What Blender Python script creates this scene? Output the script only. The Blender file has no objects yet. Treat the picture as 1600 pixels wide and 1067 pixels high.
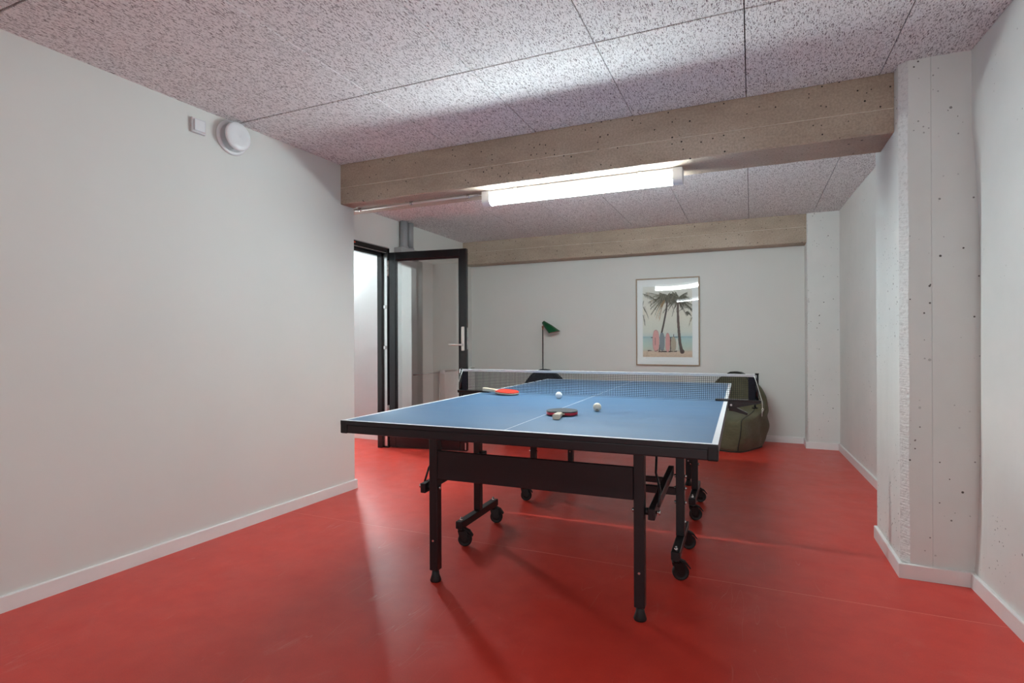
import bpy, bmesh, math, random
import numpy as np
from mathutils import Vector, Matrix

random.seed(7)
S = bpy.context.scene
COL = S.collection
PI = math.pi
CEIL = 2.3845

# ------------------------------------------------------------------ camera
F_PX, YAW, PITCH, ROLL, SY, CAM_H = 856.3545, 23.6027, 0.0469, -0.218, -1.3908, 1.0997
a, b, r = map(math.radians, (YAW, PITCH, ROLL))
R0 = Vector((math.cos(a), math.sin(a), 0)); F0 = Vector((-math.sin(a), math.cos(a), 0)); U0 = Vector((0, 0, 1))
FW = F0 * math.cos(b) + U0 * math.sin(b)
DN = F0 * math.sin(b) - U0 * math.cos(b)
RX = R0 * math.cos(r) - DN * math.sin(r)
DX = R0 * math.sin(r) + DN * math.cos(r)
cd = bpy.data.cameras.new('camera'); cam = bpy.data.objects.new('camera', cd); COL.objects.link(cam)
cd.sensor_width = 36.0; cd.lens = F_PX / 1600 * 36.0; cd.shift_y = SY / 1600
cd.clip_start = 0.02; cd.clip_end = 60
M = Matrix(((RX.x, -DX.x, -FW.x, 0), (RX.y, -DX.y, -FW.y, 0), (RX.z, -DX.z, -FW.z, CAM_H), (0, 0, 0, 1)))
cam.matrix_world = M
S.camera = cam

# ------------------------------------------------------------------ exposure, world, lamp strengths
S.view_settings.view_transform = 'Standard'
S.view_settings.look = 'None'
S.view_settings.gamma = 1.0
S.view_settings.use_curve_mapping = False
S.view_settings.exposure = 1.38
TUBE = 102.0         # visible fluorescent batten under the front beam
TUBE_NEAR = 17.0     # same battens in the bays at and behind the camera
CORRIDOR = 64.0      # bulkhead lamp in the corridor
FILL_W = 13.0      # added fill light from behind the camera, through an added window
def area(name, loc, rot, sx, sy, power, col=(1, 1, 1)):
    l_ = bpy.data.lights.new(name, 'AREA'); l_.shape = 'RECTANGLE'; l_.size = sx; l_.size_y = sy; l_.energy = power; l_.color = col
    o_ = bpy.data.objects.new(name, l_); COL.objects.link(o_); o_.location = loc; o_.rotation_euler = rot; return o_
area('rear_fill', (.12, -3.47, 1.45), (math.radians(90), 0, 0), 1.4, 1.3, FILL_W, (.82, .97, 1.0))  # added fill light from behind, lifts ceiling and beam fronts
w = bpy.data.worlds.new('world'); S.world = w; w.use_nodes = True
w.node_tree.nodes['Background'].inputs[0].default_value = (0.75, 0.8, 0.85, 1)
w.node_tree.nodes['Background'].inputs[1].default_value = 0.2

# ------------------------------------------------------------------ materials
def srgb(r_, g_, b_):
    f = lambda c: (c / 255 / 12.92) if c / 255 <= 0.04045 else ((c / 255 + 0.055) / 1.055) ** 2.4
    return (f(r_), f(g_), f(b_), 1)

class MT:
    """small node-tree helper"""
    def __init__(s, name):
        s.m = bpy.data.materials.new(name); s.m.use_nodes = True
        s.t = s.m.node_tree; s.n = s.t.nodes; s.l = s.t.links
        s.p = s.n['Principled BSDF']; s.out = s.n['Material Output']
        s._tc = None
    def link(s, x, y): s.l.new(x, y)
    def tc(s, kind='Object'):
        if s._tc is None: s._tc = s.n.new('ShaderNodeTexCoord')
        return s._tc.outputs[kind]
    def mapping(s, scale=(1, 1, 1), rot=(0, 0, 0), loc=(0, 0, 0), src=None):
        k = s.n.new('ShaderNodeMapping'); k.inputs['Scale'].default_value = scale
        k.inputs['Rotation'].default_value = rot; k.inputs['Location'].default_value = loc
        s.link(src or s.tc(), k.inputs['Vector']); return k.outputs[0]
    def noise(s, scale, detail=3, rough=0.5, vec=None, dist=0.0):
        k = s.n.new('ShaderNodeTexNoise'); k.inputs['Scale'].default_value = scale
        k.inputs['Detail'].default_value = detail; k.inputs['Roughness'].default_value = rough
        k.inputs['Distortion'].default_value = dist
        s.link(vec or s.tc(), k.inputs['Vector']); return k.outputs['Fac']
    def voronoi(s, scale, vec=None, feature='F1', rnd=1.0):
        k = s.n.new('ShaderNodeTexVoronoi'); k.inputs['Scale'].default_value = scale
        k.feature = feature; k.inputs['Randomness'].default_value = rnd
        s.link(vec or s.tc(), k.inputs['Vector']); return k
    def math(s, op, x, y=None, z=None):
        k = s.n.new('ShaderNodeMath'); k.operation = op
        for i, v in enumerate((x, y, z)):
            if v is None: continue
            if isinstance(v, (int, float)): k.inputs[i].default_value = v
            else: s.link(v, k.inputs[i])
        return k.outputs[0]
    def ramp(s, fac, stops, interp='LINEAR'):
        k = s.n.new('ShaderNodeValToRGB'); k.color_ramp.interpolation = interp
        e = k.color_ramp.elements
        while len(e) < len(stops): e.new(0.5)
        for el, (pos, c) in zip(e, stops):
            el.position = pos; el.color = c if len(c) == 4 else (*c, 1)
        s.link(fac, k.inputs[0]); return k.outputs[0]
    def mix(s, fac, c1, c2, blend='MIX'):
        k = s.n.new('ShaderNodeMix'); k.data_type = 'RGBA'; k.blend_type = blend
        for i, v in ((0, fac), (6, c1), (7, c2)):
            if isinstance(v, (int, float)): k.inputs[i].default_value = v
            elif isinstance(v, tuple): k.inputs[i].default_value = v
            else: s.link(v, k.inputs[i])
        return k.outputs[2]
    def base(s, c):
        if isinstance(c, tuple): s.p.inputs['Base Color'].default_value = c
        else: s.link(c, s.p.inputs['Base Color'])
    def rough(s, v):
        if isinstance(v, (int, float)): s.p.inputs['Roughness'].default_value = v
        else: s.link(v, s.p.inputs['Roughness'])
    def bump(s, h, strength=0.3, dist=0.002):
        k = s.n.new('ShaderNodeBump'); k.inputs['Strength'].default_value = strength
        k.inputs['Distance'].default_value = dist
        s.link(h, k.inputs['Height']); s.link(k.outputs[0], s.p.inputs['Normal'])
    def set(s, **kw):
        for k, v in kw.items(): s.p.inputs[k.replace('_', ' ')].default_value = v
        return s

W1 = (1, 1, 1, 1); B0 = (0, 0, 0, 1)

def plain(name, c, rough=0.5, metal=0.0, grain=0.0, gs=60, spec=0.5):
    m = MT(name); m.rough(rough); m.set(Metallic=metal)
    m.p.inputs['Specular IOR Level'].default_value = spec
    if grain:
        n = m.noise(gs, 4, 0.6)
        d = tuple(x * (1 - grain) for x in c[:3]) + (1,)
        u = tuple(min(1, x * (1 + grain)) for x in c[:3]) + (1,)
        m.base(m.ramp(n, [(0.3, d), (0.7, u)]))
        m.bump(n, 0.12, 0.001)
    else: m.base(c)
    return m.m

def plaster():
    m = MT('painted_plaster'); n = m.noise(1.3, 3, 0.5)
    m.base(m.ramp(n, [(0.3, srgb(222, 222, 217)), (0.7, srgb(227, 227, 222))]))
    f = m.noise(260, 3, 0.6); m.bump(f, 0.12, 0.0008); m.rough(0.62); return m.m

def pits(m, scale, thr, rmin, vec=None):
    """small round blow-holes: 1 in a hole"""
    v = m.voronoi(scale, vec)
    d = v.outputs['Distance']
    sep = m.n.new('ShaderNodeSeparateColor'); m.link(v.outputs['Color'], sep.inputs[0])
    keep = m.math('GREATER_THAN', sep.outputs[0], thr)
    size = m.math('MULTIPLY_ADD', sep.outputs[1], rmin, rmin * 0.35)
    hole = m.math('LESS_THAN', d, size)
    return m.math('MULTIPLY', hole, keep)

def painted_concrete(name, amount=0.80, rough_edge=False):
    m = MT(name)
    n = m.noise(2.2, 4, 0.6)
    c = m.ramp(n, [(0.3, srgb(224, 225, 221)), (0.7, srgb(233, 233, 229))])
    patch = m.noise(1.6, 2, 0.5, m.mapping(loc=(3, 1, 7)))
    pm = m.ramp(patch, [(0.46, B0), (0.6, W1)])
    h = m.math('MULTIPLY', pits(m, 26, 0.78, 0.12), pm)
    h2 = m.math('MULTIPLY', pits(m, 55, 0.84, 0.16), pm)
    hh = m.math('MAXIMUM', h, h2)
    c = m.mix(hh, c, srgb(96, 92, 88))
    m.base(c); m.rough(0.6)
    wv = m.noise(7, 3, 0.55, m.mapping(scale=(1, 1, 0.35)))
    fine = m.noise(120, 4, 0.65)
    hgt = m.math('SUBTRACT', m.math('MULTIPLY_ADD', fine, 0.16, m.math('MULTIPLY', wv, 0.9)), m.math('MULTIPLY', hh, 0.6))
    m.bump(hgt, 0.5, 0.006); return m.m

def rough_edge_mat():
    m = MT('rough_concrete_edge')
    n = m.noise(60, 5, 0.7)
    m.base(m.ramp(n, [(0.32, srgb(205, 204, 200)), (0.5, srgb(232, 232, 229))]))
    m.rough(0.7); m.bump(n, 0.8, 0.006); return m.m

def raw_concrete():
    m = MT('raw_concrete')
    n = m.noise(1.7, 6, 0.62, m.mapping(scale=(0.7, 1, 2.2)), 0.3)
    c = m.ramp(n, [(0.25, srgb(160, 143, 126)), (0.5, srgb(188, 170, 151)), (0.75, srgb(208, 192, 174))])
    st = m.noise(5, 5, 0.7, m.mapping(scale=(1.2, 1, 1.0), loc=(2, 0, 0)))
    c = m.mix(m.ramp(st, [(0.55, B0), (0.72, (0.35, 0.35, 0.35, 1))]), c, srgb(196, 186, 172))
    gr = m.noise(90, 4, 0.7)
    c = m.mix(m.ramp(gr, [(0.35, (0.35, 0.35, 0.35, 1)), (0.6, B0)]), c, srgb(112, 96, 82))
    h = m.math('MAXIMUM', pits(m, 22, 0.72, 0.11), pits(m, 52, 0.84, 0.16))
    c = m.mix(h, c, srgb(48, 40, 34))
    m.base(c); m.rough(0.72)
    hgt = m.math('SUBTRACT', m.math('MULTIPLY', gr, 0.35), m.math('MULTIPLY', h, 0.8))
    m.bump(hgt, 0.6, 0.003); return m.m

def wood_wool():
    """cement-bonded wood wool: curling pale fibres over dark pits"""
    m = MT('wood_wool_cement')
    lay = None
    for i, (sc, wid, rt) in enumerate([(105, 0.048, 0.3), (115, 0.048, 1.25), (125, 0.05, 2.2), (135, 0.05, 0.8), (95, 0.042, 2.7)]):
        v = m.mapping(src=None, rot=(0, 0, rt), loc=(i * 3.7, i * 1.3, 0.21 * i), scale=(1, 0.24, 0.5))
        n = m.noise(sc, 1.2, 0.45, v, 0.25)
        rdg = m.math('ABSOLUTE', m.math('SUBTRACT', n, 0.5))
        line = m.math('SUBTRACT', 1.0, m.math('DIVIDE', rdg, wid))
        line = m.math('MAXIMUM', line, 0.0)
        line = m.math('MULTIPLY', line, 1.0 - 0.07 * i)
        lay = line if lay is None else m.math('MAXIMUM', lay, line)
    c = m.ramp(lay, [(0.0, srgb(136, 127, 129)), (0.16, srgb(204, 198, 199)), (0.40, srgb(244, 241, 241)), (1.0, srgb(253, 252, 252))])
    m.base(c); m.rough(0.9); m.p.inputs['Specular IOR Level'].default_value = 0.15
    m.bump(lay, 0.55, 0.003); return m.m

def linoleum():
    m = MT('red_linoleum')
    n = m.noise(9, 5, 0.62); big = m.noise(1.1, 3, 0.5)
    c = m.ramp(n, [(0.3, srgb(206, 58, 45)), (0.7, srgb(219, 69, 54))])
    c = m.mix(m.ramp(big, [(0.35, (0.25,) * 3), (0.65, B0)]), c, srgb(204, 50, 42))
    sp = m.noise(240, 3, 0.7)
    c = m.mix(m.ramp(sp, [(0.42, (0.22,) * 3), (0.6, B0)]), c, srgb(170, 44, 40))
    # fine pale scuffs
    def scuff(rot, loc, sc):
        v = m.mapping(scale=(1, 0.12, 1), rot=(0, 0, rot), loc=loc)
        k = m.noise(sc, 2, 0.5, v, 0.6)
        ln = m.math('LESS_THAN', m.math('ABSOLUTE', m.math('SUBTRACT', k, 0.5)), 0.0035)
        g = m.ramp(m.noise(1.9, 3, 0.6, m.mapping(loc=(loc[1], loc[0], 0))), [(0.56, B0), (0.68, W1)])
        return m.math('MULTIPLY', ln, g)
    sc = m.math('MAXIMUM', scuff(0.5, (1, 2, 0), 7), scuff(2.1, (5, 3, 0), 9))
    dust = m.ramp(m.noise(2.6, 6, 0.7, m.mapping(loc=(4, 9, 0)), 0.8), [(0.6, B0), (0.78, (0.22,) * 3)])
    c = m.mix(m.math('MULTIPLY', sc, 0.35), c, srgb(222, 150, 146))
    c = m.mix(dust, c, srgb(214, 140, 136))
    m.base(c)
    rr = m.noise(5, 4, 0.6, m.mapping(loc=(9, 2, 0)))
    m.rough(m.ramp(rr, [(0.3, (0.30,) * 3), (0.7, (0.40,) * 3)]))
    m.bump(m.noise(90, 3, 0.5), 0.06, 0.001); return m.m

def table_blue():
    m = MT('blue_table_paint')
    n = m.noise(2.4, 5, 0.65, m.mapping(scale=(0.5, 2.0, 1), rot=(0, 0, 0.3)), 0.6)
    c = m.ramp(n, [(0.3, srgb(72, 108, 144)), (0.7, srgb(88, 125, 160))])
    m.base(c)
    m.rough(m.ramp(n, [(0.3, (0.34,) * 3), (0.7, (0.44,) * 3)]))
    m.bump(m.noise(300, 2, 0.5), 0.05, 0.0005); return m.m

def emis(name, c, s):
    m = MT(name); m.base(c); m.set(Emission_Color=c, Emission_Strength=s); return m.m

def lit_cover(name, c, s):
    m = MT(name); m.n.remove(m.p)
    tr = m.n.new('ShaderNodeBsdfTransparent'); em = m.n.new('ShaderNodeEmission')
    em.inputs[0].default_value = c; em.inputs[1].default_value = s
    mx = m.n.new('ShaderNodeMixShader'); mx.inputs[0].default_value = .22
    m.link(tr.outputs[0], mx.inputs[1]); m.link(em.outputs[0], mx.inputs[2]); m.link(mx.outputs[0], m.out.inputs['Surface']); return m.m

def glass_mat(name, tint=(0.96, 0.98, 0.97, 1), lo=0.06, hi=0.9):
    m = MT(name); m.n.remove(m.p)
    tr = m.n.new('ShaderNodeBsdfTransparent'); tr.inputs[0].default_value = tint
    gl = m.n.new('ShaderNodeBsdfGlossy'); gl.inputs['Roughness'].default_value = 0.01
    gl.inputs['Color'].default_value = (1, 1, 1, 1)
    lw = m.n.new('ShaderNodeFresnel'); lw.inputs['IOR'].default_value = 1.5
    f = m.math('MULTIPLY_ADD', lw.outputs[0], hi, lo)
    mx = m.n.new('ShaderNodeMixShader'); m.link(f, mx.inputs[0]); m.link(tr.outputs[0], mx.inputs[1]); m.link(gl.outputs[0], mx.inputs[2])
    m.link(mx.outputs[0], m.out.inputs['Surface']); return m.m

def fabric(name, c1, c2, rough=0.85, sc=500):
    m = MT(name)
    n = m.noise(sc, 3, 0.6); big = m.noise(6, 4, 0.6)
    c = m.ramp(big, [(0.3, c1), (0.7, c2)])
    c = m.mix(m.ramp(n, [(0.4, (0.4,) * 3), (0.6, B0)]), c, tuple(x * 0.6 for x in c1[:3]) + (1,))
    m.base(c); m.rough(rough)
    w2 = m.noise(16, 4, 0.6, m.mapping(scale=(1, 1, 2.2)), 1.2)
    m.bump(m.math('MULTIPLY_ADD', n, 0.05, w2), 0.5, 0.012)
    m.p.inputs['Sheen Weight'].default_value = 0.15; return m.m

def wood(name, c1, c2):
    m = MT(name)
    n = m.noise(22, 4, 0.6, m.mapping(scale=(1, 8, 8)), 0.4)
    m.base(m.ramp(n, [(0.3, c1), (0.7, c2)])); m.rough(0.45); m.bump(n, 0.1, 0.0005); return m.m

def vcol(name, rough=0.5):
    m = MT(name); k = m.n.new('ShaderNodeVertexColor'); k.layer_name = 'Col'
    m.link(k.outputs[0], m.p.inputs['Base Color']); m.rough(rough); return m.m

MAT = dict(
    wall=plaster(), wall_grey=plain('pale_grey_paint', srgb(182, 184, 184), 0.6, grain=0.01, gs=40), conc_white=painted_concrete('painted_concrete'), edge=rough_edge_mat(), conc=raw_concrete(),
    wool=wood_wool(), fin=plain('cement_fin', srgb(216, 206, 190), 0.7, grain=0.15, gs=50), dark_gap=plain('dark_gap', srgb(70, 58, 58), 0.9), lino=linoleum(),
    weld=plain('weld_bead', srgb(226, 130, 120), 0.5), trim=plain('white_trim_paint', srgb(238, 235, 233), 0.38, grain=0.01, gs=20),
    black=plain('black_powder_coat', srgb(30, 28, 32), 0.38, grain=0.12, gs=300), blackm=plain('black_enamel', srgb(17, 17, 20), 0.22),
    rubber=plain('black_rubber', srgb(24, 23, 25), 0.55, grain=0.15, gs=120), wheel=plain('black_plastic', srgb(18, 17, 19), 0.32),
    chrome=plain('zinc_plated_steel', srgb(205, 205, 205), 0.25, 1.0, grain=0.05, gs=90),
    satin=plain('satin_steel', srgb(214, 210, 204), 0.35, 0.75, grain=0.03, gs=90),
    blue=table_blue(), line=plain('white_line_paint', srgb(235, 237, 240), 0.4, grain=0.01),
    netcord=plain('dark_net_cord', srgb(20, 26, 32), 0.7), tape=fabric('white_cotton_tape', srgb(232, 234, 236), srgb(240, 241, 242), 0.8),
    navy=fabric('navy_net_sleeve', srgb(14, 18, 34), srgb(20, 24, 42), 0.8), cord=plain('white_cord', srgb(225, 224, 218), 0.8, grain=0.05, gs=300),
    plastic=plain('white_plastic', srgb(234, 234, 236), 0.35), plastic2=plain('pale_grey_plastic', srgb(214, 212, 214), 0.4),
    cover=lit_cover('lit_cover', (0.9, 0.985, 1.0, 1), TUBE * .3), cover_near=lit_cover('lit_cover_near', (0.9, 0.985, 1.0, 1), TUBE_NEAR * .3),
    tube=emis('lit_diffuser', (0.83, 0.985, 1.0, 1), TUBE), tube_near=emis('lit_diffuser_near', (0.83, 0.985, 1.0, 1), TUBE_NEAR),
    corr=emis('lit_round_diffuser', (0.86, 0.985, 1.0, 1), CORRIDOR),
    glass=glass_mat('door_glass', lo=0.15), acrylic=glass_mat('picture_acrylic', (1, 1, 1, 1), 0.02, 1.0),
    oak=wood('pale_oak', srgb(150, 126, 102), srgb(176, 152, 126)), mat=plain('white_mat_board', srgb(240, 239, 238), 0.8),
    art=vcol('beach_print', 0.6), olive=fabric('olive_canvas', srgb(88, 85, 62), srgb(104, 100, 73)), olive_d=fabric('dark_olive_piping', srgb(26, 27, 20), srgb(34, 35, 26)),
    bagblack=fabric('black_canvas', srgb(34, 36, 40), srgb(44, 46, 50)), bagblack_d=fabric('black_piping', srgb(12, 12, 14), srgb(18, 18, 20)),
    green=plain('green_enamel', srgb(8, 86, 48), 0.3), shade_in=plain('shade_inside', srgb(226, 214, 208), 0.5), brass=plain('copper_brass', srgb(176, 122, 92), 0.3, 0.9),
    red_rubber=plain('red_rubber', srgb(222, 62, 42), 0.42, grain=0.03, gs=400), red_dark=plain('crimson_rubber', srgb(200, 24, 52), 0.4), black_rubber=plain('dark_rubber', srgb(58, 62, 66), 0.42, grain=0.04, gs=400),
    ply=wood('pale_plywood', srgb(214, 196, 168), srgb(230, 216, 192)), balsa=wood('handle_wood', srgb(206, 190, 166), srgb(226, 214, 194)),
    ball_w=plain('white_celluloid', srgb(240, 242, 244), 0.35), ball_c=plain('cream_celluloid', srgb(232, 224, 206), 0.35), ink=plain('brown_ink', srgb(112, 74, 34), 0.5),
    pipe=plain('grey_pipe', srgb(158, 158, 160), 0.45), pipebox=plain('grey_boxing', srgb(172, 172, 172), 0.5, grain=0.03), rad=plain('radiator_enamel', srgb(230, 228, 225), 0.35),
    orange=plain('orange_sticker', srgb(226, 84, 44), 0.5), greydoor=plain('grey_door_paint', srgb(92, 96, 100), 0.4),
    cloth=plain('conduit_plastic', srgb(206, 196, 190), 0.4),
)

# ------------------------------------------------------------------ geometry helpers
class G:
    """collects shapes into one mesh"""
    def __init__(s): s.v = []; s.f = []; s.mi = []; s.sm = []
    def add(s, vs, fs, mi=0, smooth=False, mat=None):
        o = len(s.v)
        for v in vs:
            v = Vector(v)
            if mat is not None: v = mat @ v
            s.v.append(tuple(v))
        for f in fs: s.f.append(tuple(i + o for i in f)); s.mi.append(mi); s.sm.append(smooth)
        return s
    def box(s, x0, x1, y0, y1, z0, z1, bev=0.0, mi=0, mat=None, seg=1):
        bm = bmesh.new()
        vs = [bm.verts.new(p) for p in ((x0, y0, z0), (x1, y0, z0), (x1, y1, z0), (x0, y1, z0), (x0, y0, z1), (x1, y0, z1), (x1, y1, z1), (x0, y1, z1))]
        for f in ((3, 2, 1, 0), (4, 5, 6, 7), (0, 1, 5, 4), (1, 2, 6, 5), (2, 3, 7, 6), (3, 0, 4, 7)): bm.faces.new([vs[i] for i in f])
        if bev > 0: bmesh.ops.bevel(bm, geom=list(bm.edges), offset=bev, segments=seg, affect='EDGES', profile=0.5)
        return s.bm(bm, mi, mat=mat)
    def bm(s, bm, mi=0, smooth=False, mat=None):
        bm.verts.index_update()
        s.add([v.co[:] for v in bm.verts], [[v.index for v in f.verts] for f in bm.faces], mi, smooth, mat); bm.free(); return s
    def cyl(s, p, q, r0, r1=None, n=16, mi=0, mat=None, caps=True, smooth=True):
        p, q = Vector(p), Vector(q); r1 = r0 if r1 is None else r1
        d = (q - p).normalized(); u = d.orthogonal().normalized(); w_ = d.cross(u)
        vs = []
        for c, rr in ((p, r0), (q, r1)):
            for i in range(n):
                t = 2 * PI * i / n; vs.append(c + (u * math.cos(t) + w_ * math.sin(t)) * rr)
        s.add(vs, [(i, (i + 1) % n, n + (i + 1) % n, n + i) for i in range(n)], mi, smooth, mat)
        if caps:
            s.add(vs[:n], [tuple(reversed(range(n)))], mi, False, mat); s.add(vs[n:], [tuple(range(n))], mi, False, mat)
        return s
    def lathe(s, prof, o=(0, 0, 0), ax=(0, 0, 1), n=32, mi=0, mat=None, smooth=True):
        """prof: (radius, height) pairs along the axis"""
        d = Vector(ax).normalized(); u = d.orthogonal().normalized(); w_ = d.cross(u); o = Vector(o)
        vs = []
        for rr, h in prof:
            for i in range(n):
                t = 2 * PI * i / n; vs.append(o + d * h + (u * math.cos(t) + w_ * math.sin(t)) * max(rr, 1e-5))
        fs = []
        for k in range(len(prof) - 1):
            for i in range(n):
                j = (i + 1) % n; fs.append((k * n + i, k * n + j, (k + 1) * n + j, (k + 1) * n + i))
        return s.add(vs, fs, mi, smooth, mat)
    def tube(s, pts, rr, n=8, mi=0, mat=None):
        pts = [Vector(p) for p in pts]; vs = []; prev = None
        for i, p in enumerate(pts):
            d = (pts[min(i + 1, len(pts) - 1)] - pts[max(i - 1, 0)]).normalized()
            u = d.orthogonal().normalized() if prev is None else (prev - d * prev.dot(d)).normalized()
            prev = u; w_ = d.cross(u)
            for k in range(n):
                t = 2 * PI * k / n; vs.append(p + (u * math.cos(t) + w_ * math.sin(t)) * rr)
        fs = [(i * n + k, i * n + (k + 1) % n, (i + 1) * n + (k + 1) % n, (i + 1) * n + k) for i in range(len(pts) - 1) for k in range(n)]
        fs += [tuple(reversed(range(n))), tuple((len(pts) - 1) * n + k for k in range(n))]
        return s.add(vs, fs, mi, True, mat)
    def prism(s, poly, z0, z1, mi=0, mat=None, axis='z'):
        """extrude a plan polygon (ccw) between two heights; axis names the extrusion direction"""
        n = len(poly)
        def P(p, h): return {'z': (p[0], p[1], h), 'x': (h, p[0], p[1]), 'y': (p[0], h, p[1])}[axis]
        vs = [P(p, z0) for p in poly] + [P(p, z1) for p in poly]
        fs = [(i, (i + 1) % n, n + (i + 1) % n, n + i) for i in range(n)] + [tuple(reversed(range(n))), tuple(range(n, 2 * n))]
        return s.add(vs, fs, mi, False, mat)

def obj(name, g, mats, parent=None, mat=None, fix=True):
    me = bpy.data.meshes.new(name); me.from_pydata(g.v, [], g.f)
    for m_ in (mats if isinstance(mats, (list, tuple)) else [mats]): me.materials.append(MAT[m_])
    me.polygons.foreach_set('material_index', g.mi); me.polygons.foreach_set('use_smooth', g.sm)
    if fix:
        bm = bmesh.new(); bm.from_mesh(me); bmesh.ops.remove_doubles(bm, verts=bm.verts, dist=1e-6)
        bmesh.ops.recalc_face_normals(bm, faces=bm.faces); bm.to_mesh(me); bm.free()
    o = bpy.data.objects.new(name, me); COL.objects.link(o)
    if parent is not None: o.parent = parent
    if mat is not None: o.matrix_local = mat
    return o

def thing(name, label, cat, loc=(0, 0, 0), rz=0.0, group=None, rot=None):
    o = bpy.data.objects.new(name, None); COL.objects.link(o); o.empty_display_size = 0.1
    o.location = loc; o.rotation_euler = rot or (0, 0, rz); o['label'] = label; o['category'] = cat
    if group: o['group'] = group
    return o

def tag(o, label=None, cat=None, kind=None, group=None):
    for k, v in (('label', label), ('category', cat), ('kind', kind), ('group', group)):
        if v: o[k] = v
    return o

def struct(name, g, mats, label=None, parent=None, cat=None):
    o = obj(name, g, mats, parent)
    if parent is None: o['kind'] = 'structure'
    if label: o['label'] = label
    if cat: o['category'] = cat
    return o

def sempty(name, label, cat='structure', loc=(0, 0, 0)):
    o = bpy.data.objects.new(name, None); COL.objects.link(o); o.location = loc; o.empty_display_size = 0.1
    o['kind'] = 'structure'; o['label'] = label; o['category'] = cat; return o

def copy_tree(o, parent=None):
    c = o.copy(); COL.objects.link(c)
    if parent is not None: c.parent = parent
    for ch in list(o.children): copy_tree(ch, c)
    return c

# ================================================================== THE SETTING
XL = lambda y: -2.8586 + 0.0383 * y     # front room, left wall line
XR = lambda y: 0.9904 - 0.0296 * y      # right wall line
YB = 6.56                               # back wall
YN = -3.4                               # wall behind the camera
XD = -3.46                              # door wall of the back bay
B1 = (3.16, 3.47); B2 = (6.32, YB + 0.1); B0_ = (-0.02, 0.29); BN = (-3.2, -2.9)
BZ = 2.10

# floor: subfloor with welded linoleum sheets
fl = struct('floor', G().box(-5.4, 1.4, YN - .2, YB + .3, -0.12, -0.0004), 'weld', 'glossy red linoleum floor of the whole room', cat='floor')
sheet_y = [YN - .2, -1.33, 0.67, 2.675, 4.675, YB + .3]
for y0, y1 in zip(sheet_y, sheet_y[1:]):
    obj('floor_sheet', G().box(-5.4, 1.4, y0 + .0028, y1 - .0028, -0.0003, 0.0), 'lino', fl)

# ceiling slab and wood-wool panels
ce = struct('ceiling', G().box(-5.4, 1.4, YN - .2, YB + .3, CEIL + .028, CEIL + .15), 'dark_gap', 'ceiling of pale wood wool panels between concrete beams', cat='ceiling')
xs = [round(-0.021 + 0.5965 * k, 4) for k in range(-6, 3)]
def panel_row(y0, y1, xl, xr, gx=0.0022, gy=0.005):
    cuts = [xl] + [x for x in xs if xl + .05 < x < xr - .05] + [xr]
    for x0, x1 in zip(cuts, cuts[1:]):
        dz = random.uniform(0, 0.0012)
        obj('ceiling_panel', G().box(x0 + gx, x1 - gx, y0 + gy, y1 - gy, CEIL + dz, CEIL + .026 + dz, 0.0007), 'wool', ce)
for y0, y1 in ((B0_[1], 1.153), (1.153, 2.311), (2.311, B1[0])): panel_row(y0, y1, -2.93, 1.02)
for y0, y1 in ((B1[1], 4.2), (4.2, 5.41)): panel_row(y0, y1, XD - .02, 0.93, 0.002, 0.0022)
panel_row(5.41, B2[0], XD - .02, 0.87, 0.002, 0.0022)
for y0, y1 in ((BN[1], -1.74), (-1.74, -0.02)): panel_row(y0, y1, -3.05, 1.12)
obj('ceiling_panel', G().box(-5.3, XD - .1, 2.9, 5.1, CEIL, CEIL + .026, 0.002), 'plastic', ce)

# left wall: a thick block that ends under the front beam
def slab_wall(name, pts, z0, z1, mats, label):
    return struct(name, G().prism(pts, z0, z1), mats, label, cat='wall')
YE = 3.295
g = G().prism([(XL(YN), YN), (XL(B1[0]), B1[0]), (XD, B1[0]), (XD, YN)], 0, CEIL + .02)
g.prism([(XL(B1[0]), B1[0]), (XL(YE), YE), (XD, YE), (XD, B1[0])], 0, BZ - .0005)
struct('wall_left', g, 'wall', 'smooth white wall along the left side of the room', cat='wall')
# right wall, gently uneven, with the groove beside the pillar
g = G(); ny, nz = 150, 40
ys = [YN + (YB + .05 - YN) * i / ny for i in range(ny + 1)]; ys = sorted(ys + [2.94, 2.96, 2.975, 2.99, 3.005, 3.02, 3.04])
zs = [CEIL * k / nz for k in range(nz + 1)]
def xr_at(y, z):
    bulge = 0.034 * max(0, math.sin(PI * min(1, max(0, (z - 0.03) / 2.0)))) ** 0.8
    tt = min(1, max(0, (y - 2.955) / 0.05)); tt = tt * tt * (3 - 2 * tt)
    if y > 3.3: tt = 0
    return XR(y) + bulge * tt + 0.003 * math.sin(y * 3.1 + z * 1.3) * math.sin(z * 2.2)
vs = [(xr_at(y, z), y, z) for y in ys for z in zs]
n1 = nz + 1
fs = [(i * n1 + k, i * n1 + k + 1, (i + 1) * n1 + k + 1, (i + 1) * n1 + k) for i in range(len(ys) - 1) for k in range(nz)]
g.add(vs, fs, smooth=True)
ow = len(g.v); g.v += [(1.35, YN, 0), (1.35, YN, CEIL), (1.35, YB + .05, 0), (1.35, YB + .05, CEIL)]
L = (len(ys) - 1) * n1
g.f += [tuple([ow, ow + 1] + [k for k in range(nz, -1, -1)]), tuple([ow + 3, ow + 2] + [L + k for k in range(n1)]), (ow + 1, ow, ow + 2, ow + 3)]
g.mi += [0] * 3; g.sm += [False] * 3
struct('wall_right', g, 'conc_white', 'white painted rough concrete wall on the right', cat='wall')
struct('wall_back', G().box(XD - .1, 1.35, YB, YB + .2, 0, CEIL + .02), 'wall', 'white back wall with the framed beach picture', cat='wall')
WX0, WX1, WZ0, WZ1 = -.62, .85, .78, 2.02
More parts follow.
